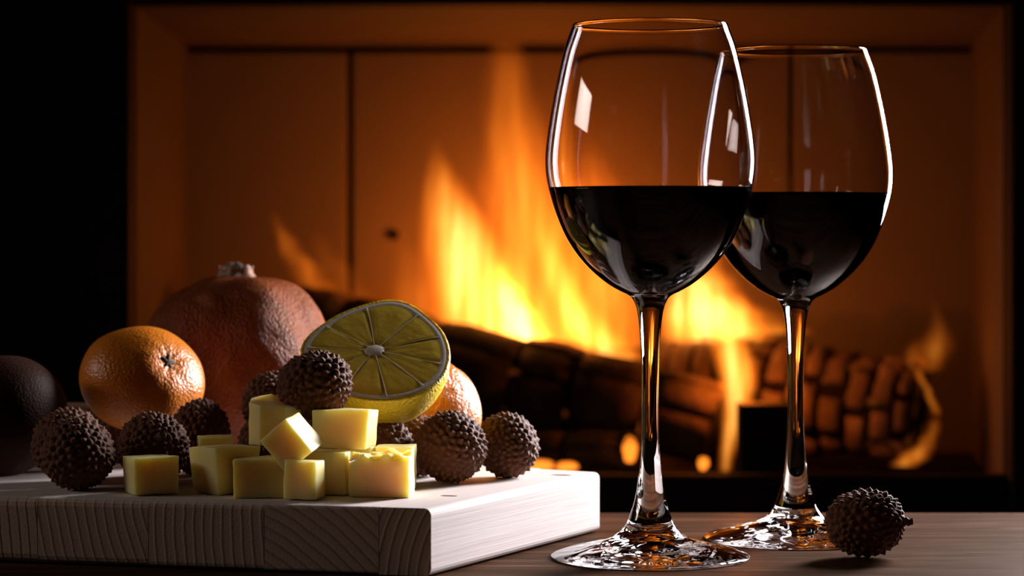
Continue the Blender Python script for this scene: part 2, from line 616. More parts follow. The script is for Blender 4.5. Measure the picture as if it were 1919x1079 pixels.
# ring centre of each plank (offset from the plank's front middle along x, height)
ring_c = [(0.060, -0.004), (-0.075, -0.085), (0.150, 0.020), (0.130, 0.045), (-0.16, 0.0), (0.14, -0.01)]
yaw = math.atan2(0.0714, 0.151)
chf = [0.0010, 0.0014, 0.0022, 0.0030, 0.0036, 0.0036]
for i in range(6):
    a, b, c, d = fpt[i].copy(), fpt[i + 1].copy(), bpt[i + 1].copy(), bpt[i].copy()
    gx = Vector((0.00012, 0, 0))
    if i > 0:
        a -= gx
        d -= gx
    b += gx
    c += gx
    mid = (a + b) / 2
    org = Matrix.Translation((mid.x + ring_c[i][0] * math.cos(yaw), mid.y - ring_c[i][0] * math.sin(yaw), ring_c[i][1])) @ Matrix.Rotation(-yaw, 4, 'Z')
    inv = org.inverted()
    bm = bmesh.new()
    lo = [bm.verts.new(inv @ Vector((p.x, p.y, 0.0006))) for p in (a, b, c, d)]
    hi = [bm.verts.new(inv @ Vector((p.x, p.y, BT))) for p in (a, b, c, d)]
    bm.faces.new([lo[0], lo[3], lo[2], lo[1]][::-1])
    bm.faces.new(hi)
    for k in range(4):
        k2 = (k + 1) % 4
        bm.faces.new([lo[k], lo[k2], hi[k2], hi[k]])
    bmesh.ops.recalc_face_normals(bm, faces=bm.faces)
    bm.edges.ensure_lookup_table()

    def edge(u, v):
        return [e for e in bm.edges if set(e.verts) == {u, v}]
    if i == 0:
        es = edge(hi[0], hi[3]) + edge(lo[0], lo[3]) + edge(lo[3], hi[3]) + edge(hi[2], hi[3])
        e0 = edge(lo[0], hi[0])
        bmesh.ops.bevel(bm, geom=es, offset=0.0028, segments=4, affect='EDGES', profile=0.5)
    else:
        bmesh.ops.bevel(bm, geom=edge(hi[0], hi[1]) + edge(lo[0], lo[1]), offset=chf[i], segments=3, affect='EDGES', profile=0.5)
    o = link('plank', bm, M['board'], None, False)
    o.matrix_world = org
    o.parent = board
    o.matrix_parent_inverse = Matrix.Translation((0.10, -1.09, 0.0))
    if i == 0:
        rplank = o
# two short dark knots in the top
for px, py, L in ((842, 929, 0.0075), (1052, 890, 0.0085)):
    c = P(px, py, (EYE - BT) * F / (py - HOR))
    bm = bmesh.new()
    bmesh.ops.create_uvsphere(bm, u_segments=14, v_segments=8, radius=1.0)
    for v in bm.verts:
        n_ = fbm(v.co * 2 + Vector((px, 0, 0)), 2) * 0.4
        v.co = Vector((v.co.x * L * 0.5 * (1 + n_), v.co.y * 0.0016 * (1 + n_), v.co.z * 0.00025))
    o = link('knot', bm, M['stem'], board)
    o.location = Vector((c.x, c.y, BT)) - board.location
    o.rotation_euler = (0, 0, -0.25)

# ------------------------------------------------------------------ wine glasses
SC = 4545.0
outer_px = [(47, 145.3), (90, 160.5), (160, 177), (220, 188), (270, 195), (300, 197), (335, 194.5), (360, 189),
            (395, 178.5), (440, 160), (470, 142), (500, 117), (530, 82), (545, 57), (551.5, 43), (557, 35.5), (565, 30.5)]
stem_px = [(565, 30.5), (577, 26), (600, 22), (650, 18), (700, 16.5), (750, 16), (820, 16.8), (880, 21), (930, 28), (960, 37), (985, 47.5)]
foot_px = [(985, 47.5), (1000, 62), (1010, 81), (1020, 118), (1030, 160), (1036.5, 180), (1040.5, 186.5), (1043.2, 186), (1044.6, 181)]


def zr(lst):
    return [((p[1]) / SC, (1045 - p[0]) / SC) for p in lst]


allp = zr(outer_px + stem_px[1:] + foot_px[1:])
full = catmull(allp, 7)
z_j1 = (1045 - 565) / SC
z_j2 = (1045 - 985) / SC
bo = [p for p in full if p[1] >= z_j1 - 1e-6]
st = [p for p in full if z_j2 - 1e-6 <= p[1] <= z_j1 + 1e-6]
ft = [p for p in full if p[1] <= z_j2 + 1e-6]
TH = 0.00095
inn = []
for i, p in enumerate(bo):
    if p[1] < (1045 - 541) / SC:
        break
    q = bo[min(i + 1, len(bo) - 1)] - bo[max(i - 1, 0)]
    nrm_ = np.array((q[1], -q[0]))
    nrm_ = nrm_ / np.linalg.norm(nrm_)
    if nrm_[0] > 0:
        nrm_ = -nrm_
    th = TH * (1.0 + 0.9 * max(0, (0.13 - p[1]) / 0.02))
    inn.append(p + nrm_ * th)
zb = inn[-1][1]
inn += [np.array((inn[-1][0] * 0.66, zb - 0.0013)), np.array((inn[-1][0] * 0.33, zb - 0.0019)), np.array((0.0, zb - 0.0021))]
rim = bo[0]
lip = [np.array((rim[0] - 0.00018, rim[1] + 0.00035)), np.array((rim[0] - 0.0005, rim[1] + 0.0005)), np.array((rim[0] - 0.00082, rim[1] + 0.00035))]
bowl_prof = bo[::-1] + lip + inn
ins = inn[::-1]                          # bottom to top, inner surface


def inner_at(z):
    for a, b in zip(ins[:-1], ins[1:]):
        if a[1] <= z <= b[1]:
            k = (z - a[1]) / max(b[1] - a[1], 1e-9)
            return a + (b - a) * k
    return ins[-1]


me_bowl = lathe('bowl', bowl_prof, 160)
me_stem = lathe('stem', st[::-1], 96)
me_foot = lathe('foot', [(0.0, 0.0012), (0.006, 0.0011), (0.012, 0.0009), (0.018, 0.0007), (0.024, 0.0005), (0.030, 0.0003), (0.036, 0.0002)] + [tuple(p) for p in ft[::-1]], 128)


def wine_mesh(level):
    pr = [p for p in ins if p[1] < level - 0.0005]
    out = []
    for p in pr:
        out.append(np.array((p[0] + (0.00012 if p[0] > 0 else 0), p[1] - 0.00006)))
    e = inner_at(level)
    out.append(np.array((e[0] + 0.00012, level + 0.0003)))
    out.append(np.array((e[0] - 0.0006, level)))
    out.append(np.array((e[0] - 0.0025, level - 0.0001)))
    out.append(np.array((0.0, level - 0.0001)))
    return lathe('red_wine', out, 128)


def wine_glass(px, py0, s, level, lab, wlab, rot):
    d = EYE * F / (py0 - HOR)
    loc = P(px, py0, d)
    loc.z = 0.0
    e = empty('wine_glass', loc, (0, 0, rot))
    e.scale = (s, s, s)
    tag(e, lab, 'wine glass', 'wine glasses on the table')
    link('bowl', me_bowl, M['glass'], e)
    link('stem', me_stem, M['glass'], e)
    link('foot', me_foot, M['foot_glass'], e)
    for k in e.children:
        k.cycles.is_caustics_caster = True
    wo = link('red_wine', wine_mesh(level / s), M['wine'])
    wo.location = loc
    wo.scale = (s, s, s)
    tag(wo, wlab, 'wine', 'red wine in the glasses')


wine_glass(1218.5, 1045, 1.0, 0.1525, 'larger front wine glass half full, its foot nearest the cutting board',
           'dark red wine filling the front glass beside the cutting board', 0.1)
wine_glass(1491, 1010, 0.972, 0.1510, 'rear wine glass half full, behind the lone lychee on the table',
           'dark red wine in the rear glass, partly hidden by the front one', 0.5)

# ------------------------------------------------------------------ lychees


def lychee_mesh(seed, n=270, sub=7, h=0.10):
    rg = np.random.default_rng(seed)
    bm = bmesh.new()
    bmesh.ops.create_icosphere(bm, subdivisions=sub, radius=1.0)
    me = bpy.data.meshes.new('lychee')
    bm.to_mesh(me)
    bm.free()
    nv = len(me.vertices)
    co = np.empty(nv * 3)
    me.vertices.foreach_get('co', co)
    co = co.reshape(-1, 3)
    co /= np.linalg.norm(co, axis=1, keepdims=True)
    pts = rg.normal(0, 1, (n, 3))
    pts /= np.linalg.norm(pts, axis=1, keepdims=True)
    smp = co[rg.permutation(nv)[:9000]]
    for _ in range(14):                      # spread the tubercles evenly
        own = np.argmax(smp @ pts.T, axis=1)
        for ax_ in range(3):
            pts[:, ax_] = np.bincount(own, weights=smp[:, ax_], minlength=n) + 1e-6 * pts[:, ax_]
        pts /= np.linalg.norm(pts, axis=1, keepdims=True) + 1e-12
    amp = rg.uniform(0.55, 1.25, n)
    wv = co + 0.006 * np.sin(co[:, [1, 2, 0]] * 23 + seed)
    wv /= np.linalg.norm(wv, axis=1, keepdims=True)
    dots = np.clip(wv @ pts.T, -1, 1)
    idx = np.argpartition(-dots, 2, axis=1)[:, :2]
    d = np.arccos(np.take_along_axis(dots, idx, 1))
    o_ = np.argsort(d, axis=1)
    d = np.take_along_axis(d, o_, 1)
    idx = np.take_along_axis(idx, o_, 1)
    cell = np.clip((d[:, 1] - d[:, 0]) / 0.16, 0, 1)
    dm = np.sqrt(4.0 / n) * 1.06                # about the cell radius
    peak = np.clip(1 - d[:, 0] / dm, 0, 1) ** 1.15 + 0.10 * np.clip(cell * 3, 0, 1)
    hh = peak * amp[idx[:, 0]]
    low = 0.02 * np.sin(co[:, 0] * 3 + seed) + 0.02 * np.cos(co[:, 1] * 2.5 + seed * 2)
    # tubercles flatten towards the poles and lean a little to the stem end
    pole = 1 - 0.35 * np.abs(co[:, 2]) ** 6
    r = 1.0 - h * 0.55 + h * hh * pole + low
    out = co * r[:, None]
    me.vertices.foreach_set('co', out.ravel())
    at = me.attributes.new('bump', 'FLOAT', 'POINT')
    at.data.foreach_set('value', np.clip(hh / 1.2, 0, 1))
    me.update()
    me.materials.append(M['lychee'])
    me.polygons.foreach_set('use_smooth', [True] * len(me.polygons))
    return me


LY = [lychee_mesh(3), lychee_mesh(5, 250), lychee_mesh(9, 300)]


def stub_mesh(seed):
    bm = bmesh.new()
    segs, rings = 10, 7
    prev = None
    for k in range(rings):
        tt = k / (rings - 1)
        r = 0.0016 * (1.5 - 0.9 * tt + 0.6 * max(0, tt - 0.6))
        cx = 0.0012 * math.sin(tt * 2.2)
        ring = []
        for s in range(segs):
            a = 2 * PI * s / segs
            rr = r * (1 + 0.28 * mnoise.noise(Vector((math.cos(a) * 2, math.sin(a) * 2 + seed, tt * 5))))
            ring.append(bm.verts.new((cx + rr * math.cos(a), rr * math.sin(a), tt * 0.0042)))
        if prev:
            for s in range(segs):
                bm.faces.new([prev[s], prev[(s + 1) % segs], ring[(s + 1) % segs], ring[s]])
        else:
            bm.faces.new(ring[::-1])
        prev = ring
    bm.faces.new(prev)
    me = bpy.data.meshes.new('stem_stub')
    bm.to_mesh(me)
    bm.free()
    me.materials.append(M['stem'])
    return me


ST = stub_mesh(1.0)


def lychee(x, y, z, rx, rz_, var, rot, lab, grp='lychees on the board', stub=False):
    o = bpy.data.objects.new('lychee', LY[var])
    COL.objects.link(o)
    o.location = (x, y, z)
    o.scale = (rx, rx, rz_)
    o.rotation_euler = rot
    tag(o, lab, 'lychee', grp)
    o.cycles.is_caustics_receiver = True
    if stub:
        s = bpy.data.objects.new('stem', ST)
        COL.objects.link(s)
        s.parent = o
        s.scale = (1 / rx, 1 / rx, 1 / rz_)
        s.location = (0, 0, 0.93)
    return o


def ly(px, py, d, r, var, rot, lab, grp='lychees on the board', ry=None, stub=False):
    c = P(px, py, d)
    return lychee(c.x, c.y, c.z, r, ry or r, var, rot, lab, grp, stub)


B = BT
def zc(z, d):      # row of a height at a distance
    return HOR + (EYE - z) * F / d


ly(147, zc(B + .0150, 1.065), 1.065, .0150, 0, (0.7, 0.4, 0.2), 'frontmost brown lychee at the left end of the cutting board')
ly(129, zc(B + .0158, 1.097), 1.097, .0158, 1, (1.2, -0.3, 0.9), 'brown lychee mostly hidden behind the leftmost front lychee')
ly(288, zc(B + .0152, 1.090), 1.090, .0152, 2, (1.15, 0.12, 0.25), 'brown lychee with a stub of stem, behind the lone cheese cube', stub=True)
ly(374, zc(B + .0166, 1.130), 1.130, .0138, 0, (0.15, 0.2, 2.0), 'upright brown lychee between the whole orange and the cheese', ry=.0168)
ly(512, zc(.0573, 1.140), 1.140, .0146, 1, (0.5, 1.2, 0.2), 'shaded lychee in the gap left of the topmost lychee', )
ly(590, 722, 1.070, .0140, 0, (0.25, 1.35, 0.3), 'topmost reddish brown lychee leaning on the cut lemon', ry=.0158)
ly(512, zc(B + .0150, 1.110), 1.110, .0150, 2, (0.3, 0.2, 0.3), 'dark lychee barely showing left of the tall cheese chunk')
ly(601, zc(B + .0150, 1.087), 1.087, .0150, 1, (1.3, 0.2, 0.5), 'lychee hidden behind the cheese pile', )
ly(716, zc(B + .0138, 1.100), 1.100, .0138, 0, (0.4, 1.0, 1.5), 'dark lychee just right of the cheese pile under the lemon')
ly(789, zc(B + .0135, 1.124), 1.124, .0135, 1, (0.7, 0.1, 0.9), 'reddish lychee peeping out between two darker ones below the lemon')
ly(845, zc(B + .0153, 1.094), 1.094, .0153, 2, (0.3, 0.6, 0.0), 'large dark lychee in front of the wrinkled mandarin')
ly(951, zc(B + .0142, 1.118), 1.118, .0142, 1, (1.0, 0.9, 0.9), 'rightmost lychee on the cutting board')
lychee(-0.186, 1.192, B + .0150, .0150, .0150, 0, (0.2, 0.7, 1.0), 'lychee hidden under the whole orange', )
lychee(-0.152, 1.186, B + .0142, .0142, .0142, 1, (0.9, 0.7, 0.0), 'lychee hidden between the orange and the pomegranate')
lychee(-0.101, 1.167, B + .0150, .0150, .0150, 2, (0.2, 0.1, 1.0), 'lychee hidden in the pile below the pomegranate')
ly(1622, zc(.0142, 1.056), 1.056, .0139, 2, (0.25, PI / 2 - 0.12, 0.12), 'single brown lychee lying on the table before the rear glass', 'lychee on the table', ry=.0163, stub=True)


# ------------------------------------------------------------------ round fruit
def fruit_mesh(fn, nu=96, nv=64):
    """fn(theta azimuth, phi polar 0..pi) -> (radius in xy, z)"""
    verts, faces = [], []
    verts.append((0, 0, fn(0, 0)[1]))
    for j in range(1, nv):
        ph = PI * j / nv
        for i in range(nu):
            th = 2 * PI * i / nu
            r, z = fn(th, ph)
            verts.append((r * math.cos(th), r * math.sin(th), z))
    verts.append((0, 0, fn(0, PI)[1]))
    for i in range(nu):
        faces.append((0, 1 + i, 1 + (i + 1) % nu))
    for j in range(nv - 2):
        for i in range(nu):
            a, b = 1 + j * nu + i, 1 + j * nu + (i + 1) % nu
            faces.append((a, a + nu, b + nu, b))
    last = len(verts) - 1
    st_ = 1 + (nv - 2) * nu
    for i in range(nu):
        faces.append((st_ + i, last, st_ + (i + 1) % nu))
    return pydata('fruit', verts, faces)


def mandarin_fn(R, H, seed, pucker=1.0):
    def fn(th, ph):
        n1 = mnoise.noise(Vector((math.cos(th) * math.sin(ph), math.sin(th) * math.sin(ph), math.cos(ph))) * 1.6 + Vector((seed, 0, 0)))
        fold = 0.022 * pucker * math.cos(9 * th + seed + 2 * n1) * math.exp(-(ph / 0.62) ** 2) * min(1, ph / 0.15)
        k = 1 + 0.035 * n1 + fold
        dim = 0.10 * math.exp(-(ph / 0.30) ** 2) + 0.05 * math.exp(-((PI - ph) / 0.3) ** 2) * -1
        return R * math.sin(ph) * k, H * (math.cos(ph) * k - dim)
    return fn


def calyx_mesh(seed, R=0.0040):
    bm = bmesh.new()
    n = 5
    tips = 10 * n
    top = bm.verts.new((0, 0, 0.0012))
    ring1, ring2 = [], []
    for k in range(tips):
        a = 2 * PI * k / tips
        lobe = abs(math.cos(n * a / 2)) ** 1.5
        r = R * (0.42 + 0.6 * lobe) * (1 + 0.25 * mnoise.noise(Vector((math.cos(a) * 2, math.sin(a) * 2, seed))))
        ring1.append(bm.verts.new((0.32 * R * math.cos(a), 0.32 * R * math.sin(a), 0.0010)))
        ring2.append(bm.verts.new((r * math.cos(a), r * math.sin(a), 0.0002 + 0.0007 * lobe)))
    ring3 = [bm.verts.new((v.co.x * 0.98, v.co.y * 0.98, v.co.z - 0.0009)) for v in ring2]
    for k in range(tips):
        k2 = (k + 1) % tips
        bm.faces.new([top, ring1[k], ring1[k2]])
        bm.faces.new([ring1[k], ring2[k], ring2[k2], ring1[k2]])
        bm.faces.new([ring2[k], ring3[k], ring3[k2], ring2[k2]])
    bm.faces.new(ring3[::-1])
    me = bpy.data.meshes.new('calyx')
    bm.to_mesh(me)
    bm.free()
    me.materials.append(M['dark_dry'])
    return me


def mandarin(name, loc, axis, R, H, seed, mat, lab, cat, pucker=1.0, calyx=True, grp=None, squash=1.0):
    me = fruit_mesh(mandarin_fn(R, H, seed, pucker))
    rot_ = Vector(axis).to_track_quat('Z', 'Y').to_matrix().to_4x4()
    sq = rot_.inverted() @ Matrix.Diagonal((1, 1, squash, 1)) @ rot_
    me.transform(sq)
    o = link(name, me, mat)
    o.location = loc
    o.rotation_euler = Vector(axis).to_track_quat('Z', 'Y').to_euler()
    tag(o, lab, cat, grp)
    if calyx:
        c = link('calyx', calyx_mesh(seed), None, o)
        c.location = (sq @ Vector((0, 0, H))).normalized() * ((sq @ Vector((0, 0, H * 0.9))).length - 0.0002)
        c.rotation_euler = c.location.to_track_quat('Z', 'Y').to_euler()
    return o


mandarin('orange', P(267, 711, 1.160), (0.60, -0.68, 0.44), .0290, .0255, 1.3, M['mandarin'],
         'whole shiny orange with a dark star calyx in front of the pomegranate', 'orange', 0.25, grp='citrus on the board', squash=0.84)
cM2 = P(793, 771, 1.163)
cM2.z = B + .0252
mandarin('mandarin', cM2, (0.25, 0.25, 0.9), .0268, .0250, 4.1, M['mandarin_dry'],
         'wrinkled mandarin half hidden behind the cut lemon', 'mandarin', 1.6, grp='citrus on the board')
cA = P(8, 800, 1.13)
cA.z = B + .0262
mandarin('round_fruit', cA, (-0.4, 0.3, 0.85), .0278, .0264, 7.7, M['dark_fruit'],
         'dark round fruit cut off at the left edge', 'fruit', 0.3, calyx=False)


def pome_fn(th, ph):
    c, s = math.cos(ph), math.sin(ph)
    d = Vector((math.cos(th) * s, math.sin(th) * s, c))
    n1 = mnoise.noise(d * 1.5 + Vector((3.1, 1, 0)))
    n2 = mnoise.noise(d * 4.0 + Vector((7.1, 1, 0)))
    lobes = 0.050 * math.cos(5 * th + 0.9) * (0.35 + 0.65 * max(0, c)) * s
    k = 1 + lobes + 0.07 * n1 + 0.022 * n2
    # full shoulders, tapering to the base
    s = max(s, 0.0)
    if c > 0:
        prof, z = s ** 0.80, 0.0425 * c ** 0.84 * k
    else:
        prof, z = s ** 1.05, -0.0425 * (-c) ** 0.95 * k
    return 0.0450 * prof * k, z


pl = P(445, 0, 1.236)
pome = link('pomegranate', fruit_mesh(pome_fn, 128, 88), M['pome'])
pome.location = (pl.x, 1.236, B + .0425)
pome.rotation_euler = (-0.05, 0.0, 0.4)
tag(pome, 'reddish brown pomegranate with a short dry crown at the back of the fruit', 'pomegranate')
# crown: a short ragged tube
bm = bmesh.new()
seg = 72
rings = []
for (r, z, j) in ((.0112, -.0030, 0), (.0090, .0004, 0), (.0080, .0020, 0), (.0079, .0036, .2), (.0083, .0046, .7),
                  (.0074, .0045, .7), (.0066, .0034, .2), (.0058, .0018, 0), (.0040, .0008, 0)):
    ring = []
    for k in range(seg):
        a = 2 * PI * k / seg
        jag = (0.5 + 0.5 * math.cos(6 * a + 0.6)) ** 1.4 * 0.0030 + 0.0010 * mnoise.noise(Vector((math.cos(a) * 6, math.sin(a) * 6, 2)))
        rr = r * (1 + 0.06 * math.cos(6 * a) + 0.05 * mnoise.noise(Vector((math.cos(a) * 3, math.sin(a) * 3, z * 300))))
        ring.append(bm.verts.new((rr * math.cos(a), rr * math.sin(a), z + j * (jag - 0.0018))))
    rings.append(ring)
for a_, b_ in zip(rings[:-1], rings[1:]):
    for k in range(seg):
        bm.faces.new([a_[k], a_[(k + 1) % seg], b_[(k + 1) % seg], b_[k]])
bm.faces.new(rings[-1])
crown = link('crown', bm, M['crown'], pome)
crown.location = (0.0, 0, .0430)
# dried stamens in the crown
rs = random.Random(4)
bm = bmesh.new()
for k in range(46):
    a = rs.uniform(0, 2 * PI)
    r0 = rs.uniform(0.001, 0.0052)
    p0 = Vector((r0 * math.cos(a), r0 * math.sin(a), 0.001))
    lean = Vector((rs.uniform(-1, 1) * .0018, rs.uniform(-1, 1) * .0018, rs.uniform(.0030, .0058)))
    p1 = p0 + lean
    vsq = []
    for (pp, rr) in ((p0, .00022), (p0.lerp(p1, .7), .00026), (p1, .00055), (p1 + Vector((.0002, .0003, .0006)), .0001)):
        vsq.append([bm.verts.new(pp + Vector((rr * math.cos(q * PI / 2), rr * math.sin(q * PI / 2), 0))) for q in range(4)])
    for u, v in zip(vsq[:-1], vsq[1:]):
        for q in range(4):
            bm.faces.new([u[q], u[(q + 1) % 4], v[(q + 1) % 4], v[q]])
    bm.faces.new(vsq[-1])
so = link('stamens', bm, M['dark_dry'], crown)
so['kind'] = 'stuff'

# ------------------------------------------------------------------ half lemon
LR = 0.0326
tilt = math.radians(54)
lem = empty('half_lemon', P(703, 657, 1.108))
# local: +z = out of the cut face, x right, y up the face
lem.rotation_euler = (PI / 2 - tilt, math.radians(0), math.radians(3))
tag(lem, 'halved lemon showing its cut face, propped above the lychees', 'lemon')
tab = [(-180, 1.0), (-153, .93), (-116, 1.00), (-84, 1.05), (-56, 1.09), (-36, 1.06), (-13, 1.01), (10, .985), (47, 1.03), (74, 1.20), (104, .98), (139, .91), (170, .99), (180, 1.0)]


def lem_r(a):
    dgr = math.degrees(a)
    dgr = (dgr + 180) % 360 - 180
    # gaussian-smoothed table
    sw = sv = 0.0
    for k in range(-6, 7):
        q = (dgr + k * 5 + 180) % 360 - 180
        v = float(np.interp(q, [t_[0] for t_ in tab], [t_[1] for t_ in tab]))
        g_ = math.exp(-(k / 2.3) ** 2)
        sw += g_
        sv += g_ * v
    return sv / sw


NA = 120
RAD = [lem_r(2 * PI * k / NA) for k in range(NA)]


def rad(a):
    q = (a / (2 * PI) * NA) % NA
    i0 = int(q) % NA
    return RAD[i0] * (1 - (q - int(q))) + RAD[(i0 + 1) % NA] * (q - int(q))


# peel: outside shell with a rounded cut edge
bm = bmesh.new()
rings = []
plan = [(0.955, -0.0002), (0.985, 0.0), (0.998, -0.0006), (1.0, -0.0016)]
for j in range(1, 22):
    ph = (PI / 2) * j / 22
    plan.append((math.cos(ph) ** 0.92, -0.0016 - 0.0300 * math.sin(ph)))
for f_, z in plan:
    rings.append([bm.verts.new((LR * f_ * (RAD[k] * (1 - min(1, -z / 0.03) * 0.6) + min(1, -z / 0.03) * 0.6) * math.cos(2 * PI * k / NA),
                                LR * f_ * (RAD[k] * (1 - min(1, -z / 0.03) * 0.6) + min(1, -z / 0.03) * 0.6) * math.sin(2 * PI * k / NA), z)) for k in range(NA)])
for a_, b_ in zip(rings[:-1], rings[1:]):
    for k in range(NA):
        bm.faces.new([b_[k], b_[(k + 1) % NA], a_[(k + 1) % NA], a_[k]])
tipv = bm.verts.new((0, 0, -0.0330))
for k in range(NA):
    bm.faces.new([tipv, rings[-1][(k + 1) % NA], rings[-1][k]])
link('peel', bm, M['lemon'], lem)
# pith: the disc inside the peel, dished under the flesh
bm = bmesh.new()
rings = []
for f_, z in ((0.962, -0.0004), (0.94, 0.0000), (0.90, 0.0), (0.86, -0.0002), (0.5, -0.0003), (0.12, -0.0003)):
    rings.append([bm.verts.new((LR * f_ * RAD[k] * math.cos(2 * PI * k / NA), LR * f_ * RAD[k] * math.sin(2 * PI * k / NA), z)) for k in range(NA)])
for a_, b_ in zip(rings[:-1], rings[1:]):
    for k in range(NA):
        bm.faces.new([a_[k], a_[(k + 1) % NA], b_[(k + 1) % NA], b_[k]])
bm.faces.new(rings[-1])
link('pith', bm, M['pith'], lem)
# segments
ang = [97, 55, 18, -17, -48, -82, -118, -150, 176, 140]
ang = sorted([math.radians(a) % (2 * PI) for a in ang])
for i in range(10):
    a0, a1 = ang[i], ang[(i + 1) % 10]
    if a1 < a0:
        a1 += 2 * PI
    amid = (a0 + a1) / 2
    bm = bmesh.new()
    na, nr = 12, 8
    top, edge_ = [], []
    gap = 0.00022
    for j in range(nr + 1):
        row = []
        q = j / nr
        for k in range(na + 1):
            s = k / na
            rmax = LR * 0.885 * rad(a0 + (a1 - a0) * s)
            # rounded outer corners
            cr_ = 1 - 0.055 * (abs(2 * s - 1) ** 5)
            r = 0.0036 + (rmax * cr_ - 0.0036) * q
            a = a0 + (a1 - a0) * s
            # keep an even membrane
            off = gap / max(r, 0.003)
            a = min(max(a, a0 + off), a1 - off)
            fall = min(1, min(s, 1 - s) * 9) * min(1, (1 - q) * 8 + 0.0) * min(1, q * 8)
            n_ = mnoise.noise(Vector((r * 400, a * 9, i))) * 0.00018
            z = -0.0001 + 0.0004 * min(1, 1.6 * max(0, fall)) ** 0.5 + n_ * fall
            row.append(bm.verts.new((r * math.cos(a), r * math.sin(a), z)))
        top.append(row)
    for j in range(nr):
        for k in range(na):
            bm.faces.new([top[j][k], top[j + 1][k], top[j + 1][k + 1], top[j][k + 1]])
    link('segment', bm, M['flesh'], lem)
# pale membranes between the segments
for i in range(10):
    a0 = ang[i]
    bm = bmesh.new()
    prev = None
    for j in range(13):
        q = j / 12
        r = 0.0022 + (LR * 0.90 * rad(a0) - 0.0022) * q
        wv_ = 0.00012 + 0.0004 * max(0, q - 0.86) * 4
        aa_ = a0 + 0.025 * math.sin(q * 3 + i * 1.7)
        c_ = Vector((r * math.cos(aa_), r * math.sin(aa_), 0.0))
        t_ = Vector((-math.sin(aa_), math.cos(aa_), 0.0))
        zz = 0.00036 - 0.0003 * max(0, q - 0.85) * 5
        row = [bm.verts.new(c_ - t_ * wv_ * 1.8 - Vector((0, 0, .0005))), bm.verts.new(c_ - t_ * wv_ + Vector((0, 0, zz))),
               bm.verts.new(c_ + t_ * wv_ + Vector((0, 0, zz))), bm.verts.new(c_ + t_ * wv_ * 1.8 - Vector((0, 0, .0005)))]
        if prev:
            for m_ in range(3):
                bm.faces.new([prev[m_], row[m_], row[m_ + 1], prev[m_ + 1]])
        prev = row
    bmesh.ops.recalc_face_normals(bm, faces=bm.faces)
    link('membrane', bm, M['membrane'], lem)
bm = bmesh.new()
bmesh.ops.create_uvsphere(bm, u_segments=24, v_segments=12, radius=1.0)
for v in bm.verts:
    n_ = 1 + 0.25 * mnoise.noise(v.co * 1.7)
    v.co = Vector((v.co.x * 0.0044 * n_, v.co.y * 0.0036 * n_, v.co.z * 0.0007))
link('core', bm, M['pith'], lem)


# ------------------------------------------------------------------ cheese
def cheese(loc, w_, d_, h_, rot, seed, lab, shear=(0, 0), taper=0.0, crumb=0.0, hull=None, rotm=None):
    bm = bmesh.new()
    rs_ = random.Random(seed)
    if hull:
        n_ = len(hull)
        lo_ = [bm.verts.new((x * .001, y * .001, -h_ / 2)) for x, y, z in hull]
        hi_ = [bm.verts.new((x * .001, y * .001, z * .001 - h_ / 2)) for x, y, z in hull]
        bm.faces.new(lo_[::-1])
        cv = bm.verts.new(sum((v.co for v in hi_), Vector()) / n_)
        for k in range(n_):
            bm.faces.new([lo_[k], lo_[(k + 1) % n_], hi_[(k + 1) % n_], hi_[k]])
            bm.faces.new([hi_[k], hi_[(k + 1) % n_], cv])
    else:
        bmesh.ops.create_cube(bm, size=1.0)
    for v in ([] if hull else bm.verts):
        x, y, z = v.co
        k = 1 + taper * z
        v.co = Vector((x * w_ * k + shear[0] * z, y * d_ * k + shear[1] * z, z * h_))
        if z > 0 or True:
            v.co += Vector([rs_.uniform(-1, 1) * 0.0007 for _ in range(3)]) * (1 if z > 0 else 0.5)
    bmesh.ops.recalc_face_normals(bm, faces=bm.faces)
    zmin = min(v.co.z for v in bm.verts)
    bmesh.ops.bevel(bm, geom=list(bm.edges), offset=0.0005, segments=2, affect='EDGES', profile=0.6)
    bmesh.ops.triangulate(bm, faces=[f for f in bm.faces if len(f.verts) > 4])
    long_ = [e for e in bm.edges if e.calc_length() > 0.004]
    bmesh.ops.subdivide_edges(bm, edges=long_, cuts=5, use_grid_fill=True)
    if crumb:
        long_ = [e for e in bm.edges if e.calc_length() > 0.002]
        bmesh.ops.subdivide_edges(bm, edges=long_, cuts=1, use_grid_fill=True)
    bm.normal_update()
    for v in bm.verts:
        n1 = fbm(v.co * 160 + Vector((seed, 0, 0)), 3) * 0.00028
        v.co += v.normal * n1
        if crumb and v.co.z > h_ * 0.10:
            c_ = fbm(v.co * 230 + Vector((seed, 3, 0)), 4)
            v.co.z += (c_ - 0.1) * crumb * min(1, (v.co.z - h_ * 0.10) / (h_ * 0.3))
            v.co.y -= abs(c_) * crumb * 0.3
    bmesh.ops.triangulate(bm, faces=[f for f in bm.faces if len(f.verts) > 4])
    o = link('cheese_cube', bm, M['cheese'])
    for p_ in o.data.polygons:
        p_.use_smooth = True
    o.data.set_sharp_from_angle(angle=math.radians(38))
    if rotm is not None:
        o.matrix_world = Matrix.Translation(loc) @ rotm
    else:
        o.rotation_euler = rot
        o.location = loc
    tag(o, lab, 'cheese', 'cheese cubes on the board')
    return o


def ch(px, d, w_, d_, h_, rz, seed, lab, z0=BT, **kw):
    x = (px - 959.5) * d / F
    return cheese(Vector((x, d, z0 + h_ / 2 + 0.0004)), w_, d_, h_, (0, 0, math.radians(rz)), seed, lab, **kw)


